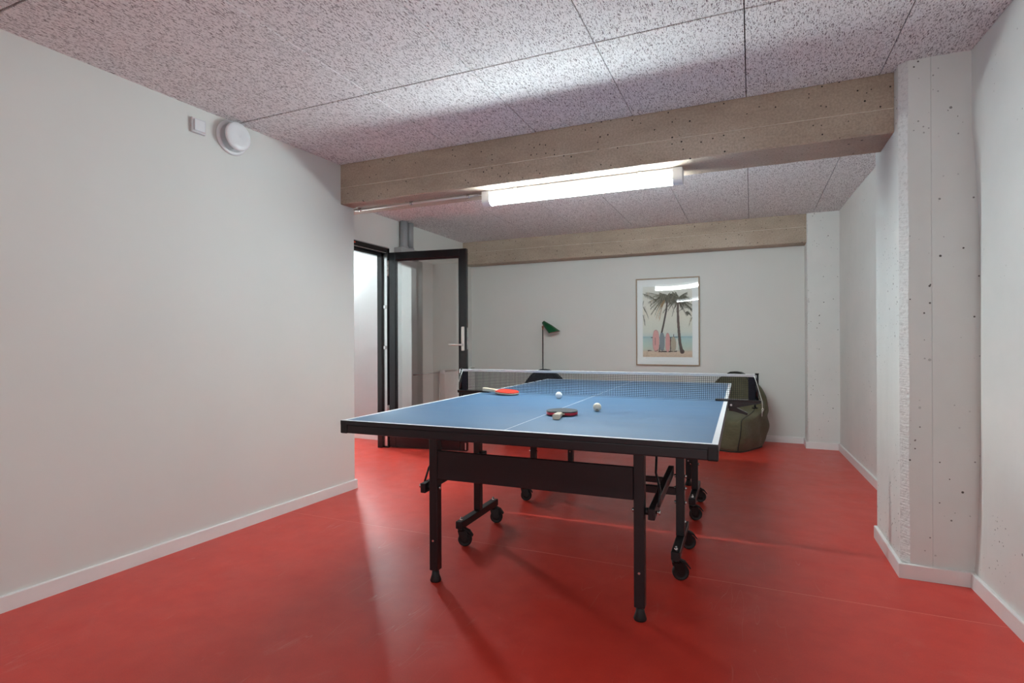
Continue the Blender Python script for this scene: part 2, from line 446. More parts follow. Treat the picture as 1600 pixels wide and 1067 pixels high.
struct('wall_front', G().box(XD, WX0, YN - .2, YN, 0, CEIL + .02).box(WX1, 1.4, YN - .2, YN, 0, CEIL + .02).box(WX0, WX1, YN - .2, YN, 0, WZ0).box(WX0, WX1, YN - .2, YN, WZ1, CEIL + .02), 'wall', 'white wall behind the viewpoint', cat='wall')
wn = sempty('fill_window_1', 'added white framed window behind the viewpoint, opening for the fill light', 'window', ((WX0 + WX1) / 2, YN, WZ0))  # unseen window, added to give the rear fill light an opening
hw_ = (WX1 - WX0) / 2; hh_ = WZ1 - WZ0
for x0_, x1_, z0_, z1_ in ((-hw_, -hw_ + .05, 0, hh_), (hw_ - .05, hw_, 0, hh_), (-.03, .03, .05, hh_ - .05), (-hw_ + .05, hw_ - .05, 0, .05), (-hw_ + .05, hw_ - .05, hh_ - .05, hh_)):
    obj('frame_bar', G().box(x0_, x1_, -.06, -.01, z0_, z1_, .003), 'trim', wn)
# door wall of the back bay
D0, D1, DH = 3.72, 4.715, 2.065
g = G().box(XD - .12, XD, YE, D0, 0, CEIL + .02).box(XD - .12, XD, D1, YB, 0, CEIL + .02).box(XD - .12, XD, D0, D1, DH, CEIL + .02)
struct('wall_door_side', g, 'wall', 'short white wall around the doorway left of the back bay', cat='wall')
# corridor
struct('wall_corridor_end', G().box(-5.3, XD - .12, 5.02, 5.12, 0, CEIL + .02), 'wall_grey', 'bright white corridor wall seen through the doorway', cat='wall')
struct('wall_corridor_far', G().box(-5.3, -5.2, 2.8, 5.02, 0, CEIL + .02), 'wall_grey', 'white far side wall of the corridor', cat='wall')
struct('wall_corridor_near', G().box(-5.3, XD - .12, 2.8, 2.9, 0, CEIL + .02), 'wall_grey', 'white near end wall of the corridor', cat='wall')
struct('trim_1', G().box(-5.2, XD - .13, 5.005, 5.02, 0, .066, .003), 'trim', 'white skirting of the corridor wall', cat='skirting')
d2 = sempty('door_2', 'closed grey door in the far corridor wall', 'door', (-5.2, 4.1, 0))
for a_ in ((-.5, -.44, 0, 2.04), (.44, .5, 0, 2.04), (-.5, .5, 2.04, 2.1)): obj('frame_bar', G().box(0, .03, *a_), 'blackm', d2)
obj('door_leaf', G().box(0, .02, -.44, .44, 0.01, 2.04), 'greydoor', d2)

# concrete beams: two board-marked lifts with a fine fin between them
def beam(x0, x1, y0, y1, label, seam=2.218, zb=BZ, grp=None):
    o = sempty('concrete_beam', label, 'beam', ((x0 + x1) / 2, (y0 + y1) / 2, zb))
    cx, cy, cz = o.location
    g = G(); nx = max(20, int((x1 - x0) / .05))
    rnd = random.Random(int(y0 * 100))
    c = .006
    prof = [(y0, CEIL + .02), (y0, seam + .004), (y0 - .002, seam + .0025), (y0 - .002, seam + .0), (y0 + .001, seam - .002), (y0 + .001, zb + c), (y0 + c, zb), (y1 - c, zb), (y1, zb + c), (y1, CEIL + .02)]
    n = len(prof); vs = []
    for i in range(nx + 1):
        x = x0 + (x1 - x0) * i / nx
        for k, (y, z) in enumerate(prof):
            j = .0014 if k in (1, 2, 3, 4) else .001
            dz = rnd.uniform(-j, j) + (.003 * math.sin(x * 2.1 + y0) if k in (1, 2, 3, 4) else 0)
            vs.append((x - cx, y - cy + rnd.uniform(-.0006, .0006), z - cz + (dz if 0 < k < n - 1 else 0)))
    fs = [(i * n + k, (i + 1) * n + k, (i + 1) * n + (k + 1) % n, i * n + (k + 1) % n) for i in range(nx) for k in range(n)]
    fs += [tuple(range(n)), tuple(reversed([nx * n + k for k in range(n)]))]
    g.add(vs, fs)
    for i in range(nx):
        for k in (1, 2): g.mi[i * n + k] = 1
    obj('concrete', g, ['conc', 'fin'], o)
    return o
beam(XD - .05, 0.634, *B1, 'front raw concrete beam carrying the lit tube lamp')
beam(XD, 0.517, B2[0], YB - .04, 'far raw concrete beam on top of the back wall', 2.25, 2.095)
beam(XL(0.1) - .02, 0.66, *B0_, 'raw concrete beam above the viewpoint')
beam(XL(-3) - .02, 0.7, *BN, 'raw concrete beam at the wall behind the viewpoint')

# pillars
def pillar(x0, y0, y1, label, ch=.022, seam_x=None):
    x1 = 1.2; o = sempty('pillar', label, 'pillar', (x0, y0, 0))
    rnd = random.Random(3); nz_ = 420
    g = G(); ge = G()
    pl = [(0, ch + .004), (0, y1 - y0), (x1 - x0, y1 - y0), (x1 - x0, 0)]
    if seam_x: pl += [(seam_x + .0018, 0), (seam_x + .0008, .0025), (seam_x - .0008, .0025), (seam_x - .0018, 0)]
    pl += [(ch, 0)]
    rows = []
    n = len(pl)
    for i in range(nz_ + 1):
        z = (CEIL + .01) * i / nz_
        amp = (.0012 if z < 1.9 else .0006)
        ja, jb = rnd.uniform(-amp, amp) + .002 * math.sin(z * 9), rnd.uniform(-amp, amp)
        row = []
        for k, (x, y) in enumerate(pl):
            if k == 0: y = y + jb
            if k == n - 1: x = x + ja
            row.append((x, y, z))
        rows.append(row)
    vs = [p for row in rows for p in row]
    for i in range(nz_):
        for k in range(n):
            kk = (k + 1) % n
            quad = (i * n + k, i * n + kk, (i + 1) * n + kk, (i + 1) * n + k)
            g.f.append(quad); g.mi.append(1 if k == n - 1 else 0); g.sm.append(False)
    g.v = vs
    obj('pillar_body', g, ['conc_white', 'edge'], o)
    return o
pillar(0.635, 3.05, 3.595, 'big white concrete pillar in front of the right wall', .03, 0.117)
pillar(0.517, 6.30, YB + .05, 'slim white pillar in the far right corner', .008)

# baseboards
BH = .067; BT = .015
def base_run(name, pts, label, inner=1):
    """pts: wall-line polyline; board stands BT off it on the left-hand side"""
    pts = [Vector((x, y)) for x, y in pts]; off = []
    for i, p in enumerate(pts):
        ds = []
        if i > 0: ds.append((pts[i] - pts[i - 1]).normalized())
        if i < len(pts) - 1: ds.append((pts[i + 1] - pts[i]).normalized())
        ns = [Vector((-d.y, d.x)) * inner for d in ds]
        nn = sum(ns, Vector((0, 0))); nn = nn / nn.length
        off.append(p + nn * (BT / max(.3, nn.dot(ns[0]))))
    g = G(); n = len(pts)
    prof = [(0, 0), (1, 0), (1, BH - .003), (.8, BH), (0, BH)]
    m = len(prof); vs = []
    for p, q in zip(pts, off):
        for t, z in prof: c = p.lerp(q, t); vs.append((c.x, c.y, z))
    fs = [(i * m + k, i * m + (k + 1) % m, (i + 1) * m + (k + 1) % m, (i + 1) * m + k) for i in range(n - 1) for k in range(m)]
    fs += [tuple(range(m)), tuple((n - 1) * m + k for k in reversed(range(m)))]
    g.add(vs, fs); return struct(name, g, 'trim', label, cat='skirting')
base_run('baseboard_left', [(XL(YN), YN), (XL(YE), YE), (XD, YE)], 'white skirting board along the left wall', -1)
base_run('baseboard_right', [(XR(YN), YN), (XR(3.05), 3.05)], 'white skirting board along the near right wall')
base_run('baseboard_pillar', [(XR(3.05) - .012, 3.05), (.635, 3.05), (.635, 3.60)], 'white skirting around the foot of the big pillar')
base_run('baseboard_bay', [(XR(3.6), 3.6), (XR(6.3), 6.3), (.517, 6.3), (.517, YB), (XD, YB), (XD, D1 + .02)], 'white skirting along the far bay walls')

# ------------------------------------------------------------------ doorway and glazed leaf
d1 = sempty('door_1', 'open black framed glass door in the back bay doorway', 'door', (XD, D1, 0))
fr = G()   # local: x out of the wall into the room, y along the wall, z up
yo = -(D1 - D0)
for (ya, yb_) in ((-.03, 0.0), (yo, yo + .03)):
    fr.box(-.122, .012, ya, yb_, 0, DH, .002)
fr.box(-.122, .012, yo, 0, DH - .045, DH, .002)
fr.box(-.10, -.045, -.062, -.03, 0, DH - .04, .002).box(-.10, -.045, yo + .03, yo + .062, 0, DH - .04, .002).box(-.10, -.045, yo + .03, -.03, DH - .085, DH - .05, .002)
fo = obj('door_frame', fr, 'blackm', d1)
obj('reveal_strip', G().box(-.044, .004, yo + .03, -.03, DH - .052, DH - .046), 'chrome', fo)
obj('reveal_strip', G().box(-.044, .004, -.035, -.0305, 0.02, DH - .06), 'chrome', fo)
tag(obj('sticker', G().box(.0121, .0135, -.565, -.535, DH - .025, DH - .012, .0004), 'orange', fo), 'small orange sticker')
obj('latch_block', G().box(-.03, -.006, -.05, -.03, 1.44, 1.475, .002).cyl((-.018, -.051, 1.457), (-.018, -.049, 1.457), .005), 'chrome', fo)
obj('latch_block', G().box(-.03, -.006, -.05, -.03, 1.02, 1.055, .002).cyl((-.018, -.051, 1.037), (-.018, -.049, 1.037), .005), 'chrome', fo)
obj('header_bead', G().box(.0, .02, yo - .03, .012, DH + .006, DH + .012), 'trim', fo)
# leaf: local x along the leaf from the hinge edge, y = thickness (0 = face towards the room), z up
LW, LH, LT = .866, 2.022, .045
ang = math.atan2(.10, .86)
LM = Matrix.Translation((-3.45 - XD, 4.70 - D1, .0)) @ Matrix.Rotation(ang, 4, 'Z')
def lg(): return G()
g = lg(); ST, TR, BR = .075, .078, .13
g.box(0, ST, 0, LT, .008, LH, .003).box(LW - ST, LW, 0, LT, .008, LH, .003)
g.box(ST, LW - ST, 0, LT, LH - TR, LH, .003).box(ST, LW - ST, 0, LT, .008, BR, .003)
leaf = obj('door_leaf', g, 'blackm', d1, LM)
# glazing beads
g = lg(); bw = .014
for (x0, x1, z0, z1) in ((ST, ST + bw, BR, LH - TR), (LW - ST - bw, LW - ST, BR, LH - TR), (ST, LW - ST, LH - TR - bw, LH - TR), (ST, LW - ST, BR, BR + bw)):
    obj('glazing_bead', G().box(x0, x1, .008, LT - .008, z0, z1, .003), 'blackm', leaf)
tag(obj('glass_pane', G().box(ST + .004, LW - ST - .004, .019, .024, BR + .004, LH - TR - .004), 'glass', leaf), 'clear glass pane')
g = lg()
for z0, z1 in ((1.78, 1.94),): g.lathe([(0, 0), (.011, 0), (.011, .05), (.0095, .051), (.0095, .054), (.011, .055), (.011, .105), (.0095, .106), (.0095, .109), (.011, .11), (.011, .16), (0, .16)], (-.006, -.004, z0), n=14)
obj('hinge', g, 'satin', leaf)
g = lg()
for z0, z1 in ((.28, .44),): g.lathe([(0, 0), (.011, 0), (.011, .05), (.0095, .051), (.0095, .054), (.011, .055), (.011, .105), (.0095, .106), (.0095, .109), (.011, .11), (.011, .16), (0, .16)], (-.006, -.004, z0), n=14)
obj('hinge', g, 'satin', leaf)
hx = LW - .037
g = lg().box(hx - .017, hx + .017, -.009, 0, 1.005, 1.245, .008, seg=3)
tag(obj('handle_plate', g, 'satin', leaf), 'long satin steel handle plate')
g = lg().cyl((hx, -.008, 1.065), (hx, -.05, 1.065), .0095, n=16).tube([(hx, -.05, 1.065), (hx - .012, -.056, 1.065), (hx - .13, -.056, 1.065)], .009, 12)
g.cyl((hx, -.0095, 1.15), (hx, -.012, 1.15), .012)
obj('lever_handle', g, 'satin', leaf)
g = lg().box(LW, LW + .003, .008, LT - .008, 1.02, 1.235, .001).box(LW + .002, LW + .014, .015, LT - .016, 1.11, 1.135, .003)
obj('lock_plate', g, 'chrome', leaf)
g = lg().box(LW - .02, LW - .006, -.004, 0, .02, .09, .001).cyl((LW - .013, -.003, .035), (LW - .013, -.008, .035), .006)
obj('flush_bolt', g, 'chrome', leaf)

# ------------------------------------------------------------------ pipes and boxing in the back bay
t = thing('riser_pipes', 'pair of grey riser pipes above the pipe boxing behind the glass door', 'pipe', (XD, 4.98, 1.98))
obj('pipe', G().cyl((.05, -.06, .1), (.05, -.06, CEIL - 1.98), .042, n=24).lathe([(.042, 0), (.05, 0), (.05, .035), (.042, .035)], (.05, -.06, .10), n=24), 'pipe', t)
obj('pipe', G().cyl((.05, .055, .1), (.05, .055, CEIL - 1.98), .038, n=24).lathe([(.038, 0), (.046, 0), (.046, .035), (.038, .035)], (.05, .055, .10), n=24), 'pipe', t)
obj('junction_box', G().box(0.001, .10, -.17, .155, 0, .115, .004), 'pipebox', t)
t = struct('trim_2', G().box(XD + .001, XD + .085, 4.83, 5.12, 0, 1.975, .004), 'trim', 'white boxing around the pipes behind the glass door', cat='boxing')

# radiator
rd = thing('radiator', 'white ribbed panel radiator behind the open glass door', 'radiator', (XD, 5.65, .14))
g = G(); ry0, ry1, rh = 0.0, .78, .62
n_r = 24; prof = []
for i in range(n_r):
    y = ry0 + (ry1 - ry0) * i / n_r; d = (ry1 - ry0) / n_r
    prof += [(.108, y + .12 * d), (.116, y + .3 * d), (.116, y + .7 * d), (.108, y + .88 * d)]
poly = [(x, y) for x, y in prof] + [(.098, ry1), (.098, ry0)]
g.prism(poly, .03, rh - .03); obj('front_panel', g, 'rad', rd)
obj('back_panel', G().box(.05, .062, ry0, ry1, .01, rh - .02, .002).box(.062, .098, ry0 + .04, ry1 - .04, .04, rh - .05), 'rad', rd)
obj('side_cover', G().box(.045, .118, -.004, .0, 0, rh, .001), 'rad', rd)
obj('side_cover', G().box(.045, .118, ry1, ry1 + .004, 0, rh, .001), 'rad', rd)
g = G().box(.045, .118, 0, ry1, rh - .006, rh, .001)
for i in range(30): g.box(.055, .108, .012 + i * .0255, .018 + i * .0255, rh - .001, rh + .002)
obj('top_grille', g, 'rad', rd)
for yb in (.1, ry1 - .13): obj('wall_bracket', G().box(.001, .05, yb, yb + .03, .1, rh - .05), 'rad', rd)
vz = .595
v = obj('valve', G().cyl((.085, -.004, vz), (.085, -.08, vz), .011, n=16).cyl((.085, -.045, vz + .0), (.085, -.07, vz), .016, n=16), 'chrome', rd)
obj('thermostat_knob', G().lathe([(.0, 0), (.018, 0), (.021, .01), (.024, .02), (.024, .05), (.019, .062), (0, .062)], (.098, -.055, vz), (1, -.25, 0), 24), 'plastic', v)
obj('supply_pipe', G().tube([(.085, -.08, vz), (.085, -.62, vz)], .0075, 10), 'chrome', rd)
obj('supply_pipe', G().tube([(.085, -.075, vz), (.085, -.075, -.14)], .0075, 10), 'chrome', rd)

# ------------------------------------------------------------------ wall valve, switch
def on_left(y, z):  # frame whose +x points out of the left wall
    an = math.atan(0.0383)
    return Matrix.Translation((XL(y), y, z)) @ Matrix.Rotation(-an, 4, 'Z')
vt = thing('air_valve', 'round white air valve high on the left wall', 'air valve', (0, 0, 0)); vt.matrix_world = on_left(2.272, 2.287)
obj('valve_rim', G().lathe([(.0, .001), (.098, .001), (.1, .006), (.096, .012), (.084, .015), (.078, .012), (.072, .002)], (0, 0, 0), (1, 0, 0), 48), 'plastic', vt)
obj('valve_disc', G().lathe([(.02, .002), (.02, .045), (.074, .048), (.081, .054), (.081, .060), (.074, .066), (.05, .069), (.0, .064)], (0, 0, 0), (1, 0, 0), 48), 'plastic', vt)
sw = thing('sensor_box', 'small square white sensor box left of the round air valve', 'sensor', (0, 0, 0)); sw.matrix_world = on_left(2.062, 2.281)
obj('housing', G().box(.0005, .018, -.04, .04, -.04, .04, .003, seg=2), 'plastic2', sw)
obj('cover', G().box(.018, .026, -.030, .030, -.030, .030, .003, seg=2), 'plastic', sw)

# ------------------------------------------------------------------ lamps
def batten(x0, x1, yc, z0, z1, label, emat, grp=None):
    t = thing('tube_lamp', label, 'lamp', ((x0 + x1) / 2, yc, z1))
    h = z1 - z0; L2 = (x1 - x0) / 2; hw = .043
    # aluminium spine that holds the diffuser up against the beam
    obj('housing', G().box(-L2 + .04, L2 - .04, -hw + .006, hw - .006, -.022, -.0005, .003), 'plastic2', t)
    def sect(w_, top, bot, n=10):
        pts = [(-w_, top), (-w_, bot + w_ * .75)]
        for i in range(1, n): a_ = PI * i / n; pts.append((-w_ * math.cos(a_), bot + w_ * .75 - w_ * .75 * math.sin(a_)))
        pts += [(w_, bot + w_ * .75), (w_, top)]
        return pts
    g = G().prism(sect(hw - .003, -.022, -h + .004), -L2 + .055, L2 - .055, axis='x')
    g.sm = [False] * len(g.sm)
    obj('diffuser', g, emat.replace('tube', 'cover'), t)
    obj('light_tube', G().cyl((-L2 + .06, 0, 2.028 - z1), (L2 - .06, 0, 2.028 - z1), .014, n=20), emat, t)
    for s_ in (-1, 1):
        g = G().prism(sect(hw, -.002, -h), *sorted((s_ * (L2 - .055), s_ * L2)), axis='x')
        obj('end_cap', g, 'plastic', t)
    for s_ in (-.62, .62): obj('mounting_clip', G().box(L2 * s_ - .012, L2 * s_ + .012, -hw - .002, hw + .002, -.03, -.001, .002), 'chrome', t)
    return t
batten(-1.645, -.36, 3.31, 2.004, BZ - .002, 'lit white tube lamp under the front concrete beam', 'tube')
batten(-1.50, -.215, .135, 2.004, BZ - .002, 'tube lamp under the beam above the viewpoint', 'tube_near')
t = thing('bulkhead_lamp', 'flat bulkhead lamp on the corridor wall beyond the doorway', 'lamp', (-4.43, 5.02, 1.95))
obj('housing', G().box(-.2, .2, -.035, -.001, -.27, .27, .008, seg=2), 'plastic', t)
obj('diffuser', G().box(-.18, .18, -.05, -.035, -.25, .25, .006, seg=2), 'corr', t)

# conduit with clips
t = thing('conduit', 'thin cable conduit clipped under the front beam left of the lamp', 'conduit', (-2.2, 3.30, BZ - .014))
obj('tube', G().cyl((-.53, 0, 0), (.515, 0, 0), .009, n=14), 'cloth', t)
for x in (-2.675, -2.221, -1.761):
    obj('clip', G().box(x + 2.2 - .008, x + 2.2 + .008, -.018, .018, -.003, .0115, .001).lathe([(.0095, -.008), (.0125, -.008), (.0125, .008), (.0095, .008)], (x + 2.2, 0, 0), (1, 0, 0), 16), 'chrome', t)
obj('cable', G().tube([(.51, 0, 0), (.54, 0, -.004), (.56, .002, -.01), (.6, .004, -.02)], .0035, 8), 'plastic', t)

# ================================================================== TABLE TENNIS TABLE
TC = (-.888, 3.26); TRZ = math.radians(.933); W, L = 1.53, 2.745; TH = .76
tb = thing('table_tennis_table', 'blue folding table tennis table on black wheeled frame', 'table', (*TC, 0), TRZ)
def T(x, y, z): return Matrix.Translation((x, y, z))
EL, SL, CL, RIM = .02, .02, .003, .004
for s_ in (-1, 1):
    y_in, y_out = s_ * .006, s_ * L / 2
    lo, hi = sorted((y_in, y_out)); x0, x1 = -W / 2, W / 2
    # playing top with painted lines
    xc = [x0, x0 + SL, -CL / 2, CL / 2, x1 - SL, x1]
    yc = sorted([y_in, y_out - s_ * EL, y_out])
    g = G()
    vs = [(x, y, TH) for y in yc for x in xc]
    nx = len(xc)
    for j in range(2):
        for i in range(5):
            end = (j == (1 if s_ > 0 else 0)) 
            is_line = end or i in (0, 2, 4)
            g.f.append((j * nx + i, j * nx + i + 1, (j + 1) * nx + i + 1, (j + 1) * nx + i)); g.mi.append(1 if is_line else 0); g.sm.append(False)
    g.v = vs
    # underside and edges
    o = len(g.v); g.v += [(x, y, TH - .018) for y in (lo, hi) for x in (x0, x1)]
    g.f.append((o, o + 2, o + 3, o + 1)); g.mi.append(2); g.sm.append(False)
    top = [tuple([k for k in range(nx)]), tuple([2 * nx + k for k in range(nx)])]
    g.f.append(tuple(list(range(nx)) + [o + 1, o])); g.f.append(tuple([2 * nx + k for k in reversed(range(nx))] + [o + 2, o + 3]))
    g.f.append((0, o, o + 2, 2 * nx, nx)); g.f.append((nx - 1, 2 * nx - 1, 3 * nx - 1, o + 3, o + 1))
    g.mi += [2] * 4; g.sm += [False] * 4
    obj('tabletop', g, ['blue', 'line', 'black'], tb)
    # steel rim below the top: side rails, end rail and corner caps
    e = y_out; rt = TH - .0185; rb = TH - .055
    obj('side_rail', G().box(x0 + .002, x0 + .034, lo + .004, hi - .03, rb, rt, .003), 'black', tb)
    obj('side_rail', G().box(x1 - .034, x1 - .002, lo + .004, hi - .03, rb, rt, .003), 'black', tb)
    ye0, ye1 = sorted((e - s_ * .004, e - s_ * .036))
    obj('end_rail', G().box(x0 + .028, x1 - .028, ye0, ye1, rb, rt, .004, seg=2), 'black', tb)
    for sx in (-1, 1):
        xa, xb = sorted((sx * (W / 2 + .001), sx * (W / 2 - .034)))
        ya, yb_ = sorted((e + s_ * .001, e - s_ * .036))
        obj('corner_cap', G().box(xa, xb, ya, yb_, rb - .001, TH - .004, .005, seg=2), 'rubber', tb)
    # inner cross rails
    for yy in (e - s_ * .27, e - s_ * .92):
        obj('cross_rail', G().box(x0 + .034, x1 - .034, yy - .015, yy + .015, rb + .004, rt, .002), 'black', tb)
    # outer legs with panel
    yl = e - s_ * .287
    for sx in (-1, 1):
        xl = sx * .464
        lgo = obj('leg', G().box(xl - .021, xl + .021, yl - .021, yl + .021, .052, rb + .01, .003), 'black', tb)
        obj('rubber_foot', G().lathe([(0, 0), (.024, 0), (.026, .006), (.018, .03), (.015, .052), (0, .052)], (xl, yl, 0), n=24), 'rubber', lgo)
        obj('button_stop', G().cyl((xl, yl - .024, .19), (xl, yl - .020, .19), .005, n=12), 'chrome', lgo)
        g = G().cyl((xl - sx * .03, yl, .43), (xl + sx * .034, yl, .43), .005, n=10)
        g.cyl((xl - sx * .028, yl, .43), (xl - sx * .021, yl, .43), .009, n=6)
        obj('bolt', g, 'chrome', lgo)
    fy = yl - s_ * .0 
    obj('apron_panel', G().box(-.443, .443, fy - .018, fy - .006 , .472, .603, .003), 'black', tb) if s_ < 0 else obj('apron_panel', G().box(-.443, .443, fy + .006, fy + .018, .472, .603, .003), 'black', tb)
    # wheel frames: post, foot bar, two braked castors each
    yp = s_ * .455
    for sx in (-1, 1):
        xp = sx * .556
        obj('wheel_post', G().box(xp - .02, xp + .02, yp - .02, yp + .02, .138, rb + .01, .003), 'black', tb)
        for zz in (.30, .37, .43):
            g = G().cyl((xp - .03, yp, zz), (xp + .03, yp, zz), .0045, n=10)
            for q in (-1, 1): g.cyl((xp + q * .02, yp, zz), (xp + q * .027, yp, zz), .009, n=6)
            obj('bolt', g, 'chrome', tb)
        obj('foot_bar', G().box(xp - .02, xp + .02, yp - .235, yp + .235, .098, .138, .003), 'black', tb)
        # folding link between outer leg and wheel post
        lx = sx * .513
        g = G(); A = Vector((lx, yl - s_ * .0, .428)); Bv = Vector((lx, yp + s_ * .03, .455))
        d = (Bv - A); an = math.atan2(d.z, abs(d.y)) 
        mt = Matrix.Translation((A + Bv) / 2) @ Matrix.Rotation(an * (1 if d.y > 0 else -1), 4, 'X')
        g.box(-.013, .013, -d.length / 2 - .03, d.length / 2 + .03, -.022, .022, .002, mat=mt)
        obj('folding_link', g, 'black', tb)
        g = G().cyl((lx + sx * .013, yl, .43), (lx + sx * .03, yl, .43), .006, n=10).cyl((lx + sx * .024, yl, .43), (lx + sx * .031, yl, .43), .011, n=6)
        obj('link_bolt', g, 'chrome', tb)
        obj('link_spacer', G().cyl((sx * .485, yl, .43), (sx * .5, yl, .43), .014, n=14), 'rubber', tb)
        # thin safety rod from the rim down to the link
        g = G().tube([(lx + sx * .02, yl - s_ * .02, .445), (lx + sx * .022, yl - s_ * .06, .50), (lx + sx * .0, yl - s_ * .10, .56), (lx, yl - s_ * .14, .70)], .005, 8)
        g.cyl((lx - .012, yl - s_ * .135, .672), (lx + .012, yl - s_ * .135, .672), .006, n=8)
        obj('latch_rod', g, 'black', tb)
    obj('spreader_bar', G().box(-.536, .536, yp - .011, yp + .011, .335, .372, .002), 'black', tb)
    obj('spreader_bar', G().box(-.5, .5, yp + s_ * .19 - .01, yp + s_ * .19 + .01, .436, .462, .002), 'black', tb)

# castors as parts with wheel, fork and brake
def castor_parts(parent, x, y, yaw):
    mt = T(x, y, 0) @ Matrix.Rotation(yaw, 4, 'Z')
    # swivel stem at origin, wheel trails along +x
    c = obj('castor', G().cyl((0, 0, .082), (0, 0, .0985), .020, n=20).cyl((0, 0, .09), (0, 0, .15), .006, n=12), 'wheel', parent, mt)
    wx, wr = .020, .0375
    g = G()
    g.lathe([(.0, -.012), (.012, -.013), (.018, -.009), (.027, -.009), (.029, -.011), (wr - .003, -.011), (wr, -.008), (wr, .008), (wr - .003, .011), (.029, .011), (.027, .009), (.018, .009), (.012, .013), (0, .012)], (wx, 0, wr), (0, 1, 0), 36)
    obj('wheel', g, 'rubber', c)
    g = G()
    for q in (-1, 1):
        poly = [(-.018, .086), (.030, .086), (.034, .070), (wx + .012, wr - .004), (wx + .004, wr - .012), (wx - .01, wr - .006), (-.012, .06)]
        y0, y1 = sorted((q * .0145, q * .0175)); g.prism(poly, y0, y1, axis='y')
    g.box(-.018, .032, -.0175, .0175, .081, .086, .001)
    g.cyl((wx, -.02, wr), (wx, .02, wr), .005, n=10)
    obj('fork', g, 'wheel', c)
    g = G()
    poly = [(.008, .104), (.012, .105), (.028, .093), (.046, .084), (.064, .058), (.060, .056), (.042, .074), (.030, .080), (.018, .088)]
    g.prism(poly, -.015, .015, axis='y')
    obj('brake_pedal', g, 'rubber', c)
    g = G().lathe([(0, .012), (.006, .011), (.009, .006), (.009, 0)], (0, 0, .138), n=6)
    g.lathe([(0, .018), (.004, .017), (.0055, .01), (.0055, 0)], (0, 0, .138), n=12)
    obj('stem_nut', g, 'chrome', c)
    return c
for s_ in (-1, 1):
    for sx in (-1, 1):
        for q, yaw in ((-1, .35), (1, .30)):
            castor_parts(tb, sx * .556, s_ * .455 + q * .205, yaw)

# ================================================================== NET
NY = .02
nt = thing('table_tennis_net', 'dark mesh net with white top tape clamped across the blue table', 'net', (*TC, TH), TRZ)
nx0, nx1 = -.905, .905; zb, ztop = .006, .150
g = G(); hw = .0009
x = nx0
while x <= nx1:
    g.box(x - hw, x + hw, NY - hw, NY + hw, zb, ztop - .012); x += .0105
z = zb
while z <= ztop - .012:
    g.box(nx0, nx1, NY - hw, NY + hw, z - hw, z + hw); z += .0105
o = obj('net_mesh', g, 'netcord', nt, fix=False); o['kind'] = 'stuff'
obj('top_tape', G().box(nx0 - .01, nx1 + .01, NY - .003, NY + .003, ztop - .013, ztop + .002, .001), 'tape', nt)
for s_ in (-1, 1):
    xp = s_ * .915
    xa, xb = sorted((s_ * .872, s_ * .906))
    obj('end_sleeve', G().box(xa, xb, NY - .003, NY + .003, .004, ztop - .014, .001), 'navy', nt)
    obj('post', G().cyl((xp, NY, -.012), (xp, NY, .152), .0095, n=18).cyl((xp, NY, .152), (xp, NY, .158), .0105, n=18).cyl((xp, NY, -.006), (xp, NY, .012), .014, n=18), 'blackm', nt)
    # clamp: plate on the table, arm out to the post, lever jaw below
    cl = obj('clamp', G().box(*sorted((s_ * .70, s_ * .935)), NY - .02, NY + .02, .0006, .011, .002).prism([(s_ * .768, .0006), (s_ * .935, .0006), (s_ * .935, -.006), (s_ * .80, -.036), (s_ * .768, -.04)][::s_], NY - .016, NY + .016, axis='y'), 'blackm', nt)
    g = G().prism([(s_ * .772, -.030), (s_ * .79, -.024), (s_ * .868, -.062), (s_ * .865, -.074), (s_ * .80, -.056), (s_ * .772, -.052)][::s_], NY - .014, NY + .014, axis='y')
    obj('jaw_lever', g, 'blackm', cl)
    obj('rivet', G().cyl((s_ * .783, NY - .018, -.02), (s_ * .783, NY + .018, -.02), .006, n=14), 'chrome', cl)
    obj('height_screw', G().cyl((s_ * .905, NY, -.03), (s_ * .905, NY, -.006), .005, n=12).cyl((s_ * .905, NY, -.036), (s_ * .905, NY, -.03), .015, n=16), 'rubber', cl)
    pts = [(s_ * .900, NY - .004, ztop - .006), (s_ * .912, NY - .0125, .11), (s_ * .928, NY - .021, .05), (s_ * .940, NY - .022, .006), (s_ * .941, NY - .022, -.03)]
    g = G().tube(pts, .0016, 6).tube([(s_ * .941, NY - .022, -.03), (s_ * .948, NY - .024, -.036), (s_ * .944, NY - .024, -.046), (s_ * .938, NY - .022, -.038), (s_ * .941, NY - .022, -.03)], .0018, 6)
    g.tube([(s_ * .940, NY - .022, -.032), (s_ * .939, NY - .022, -.075)], .0016, 6)
    if s_ < 0: g = G().tube(pts, .0016, 6)
    obj('tension_cord', g, 'cord', nt)

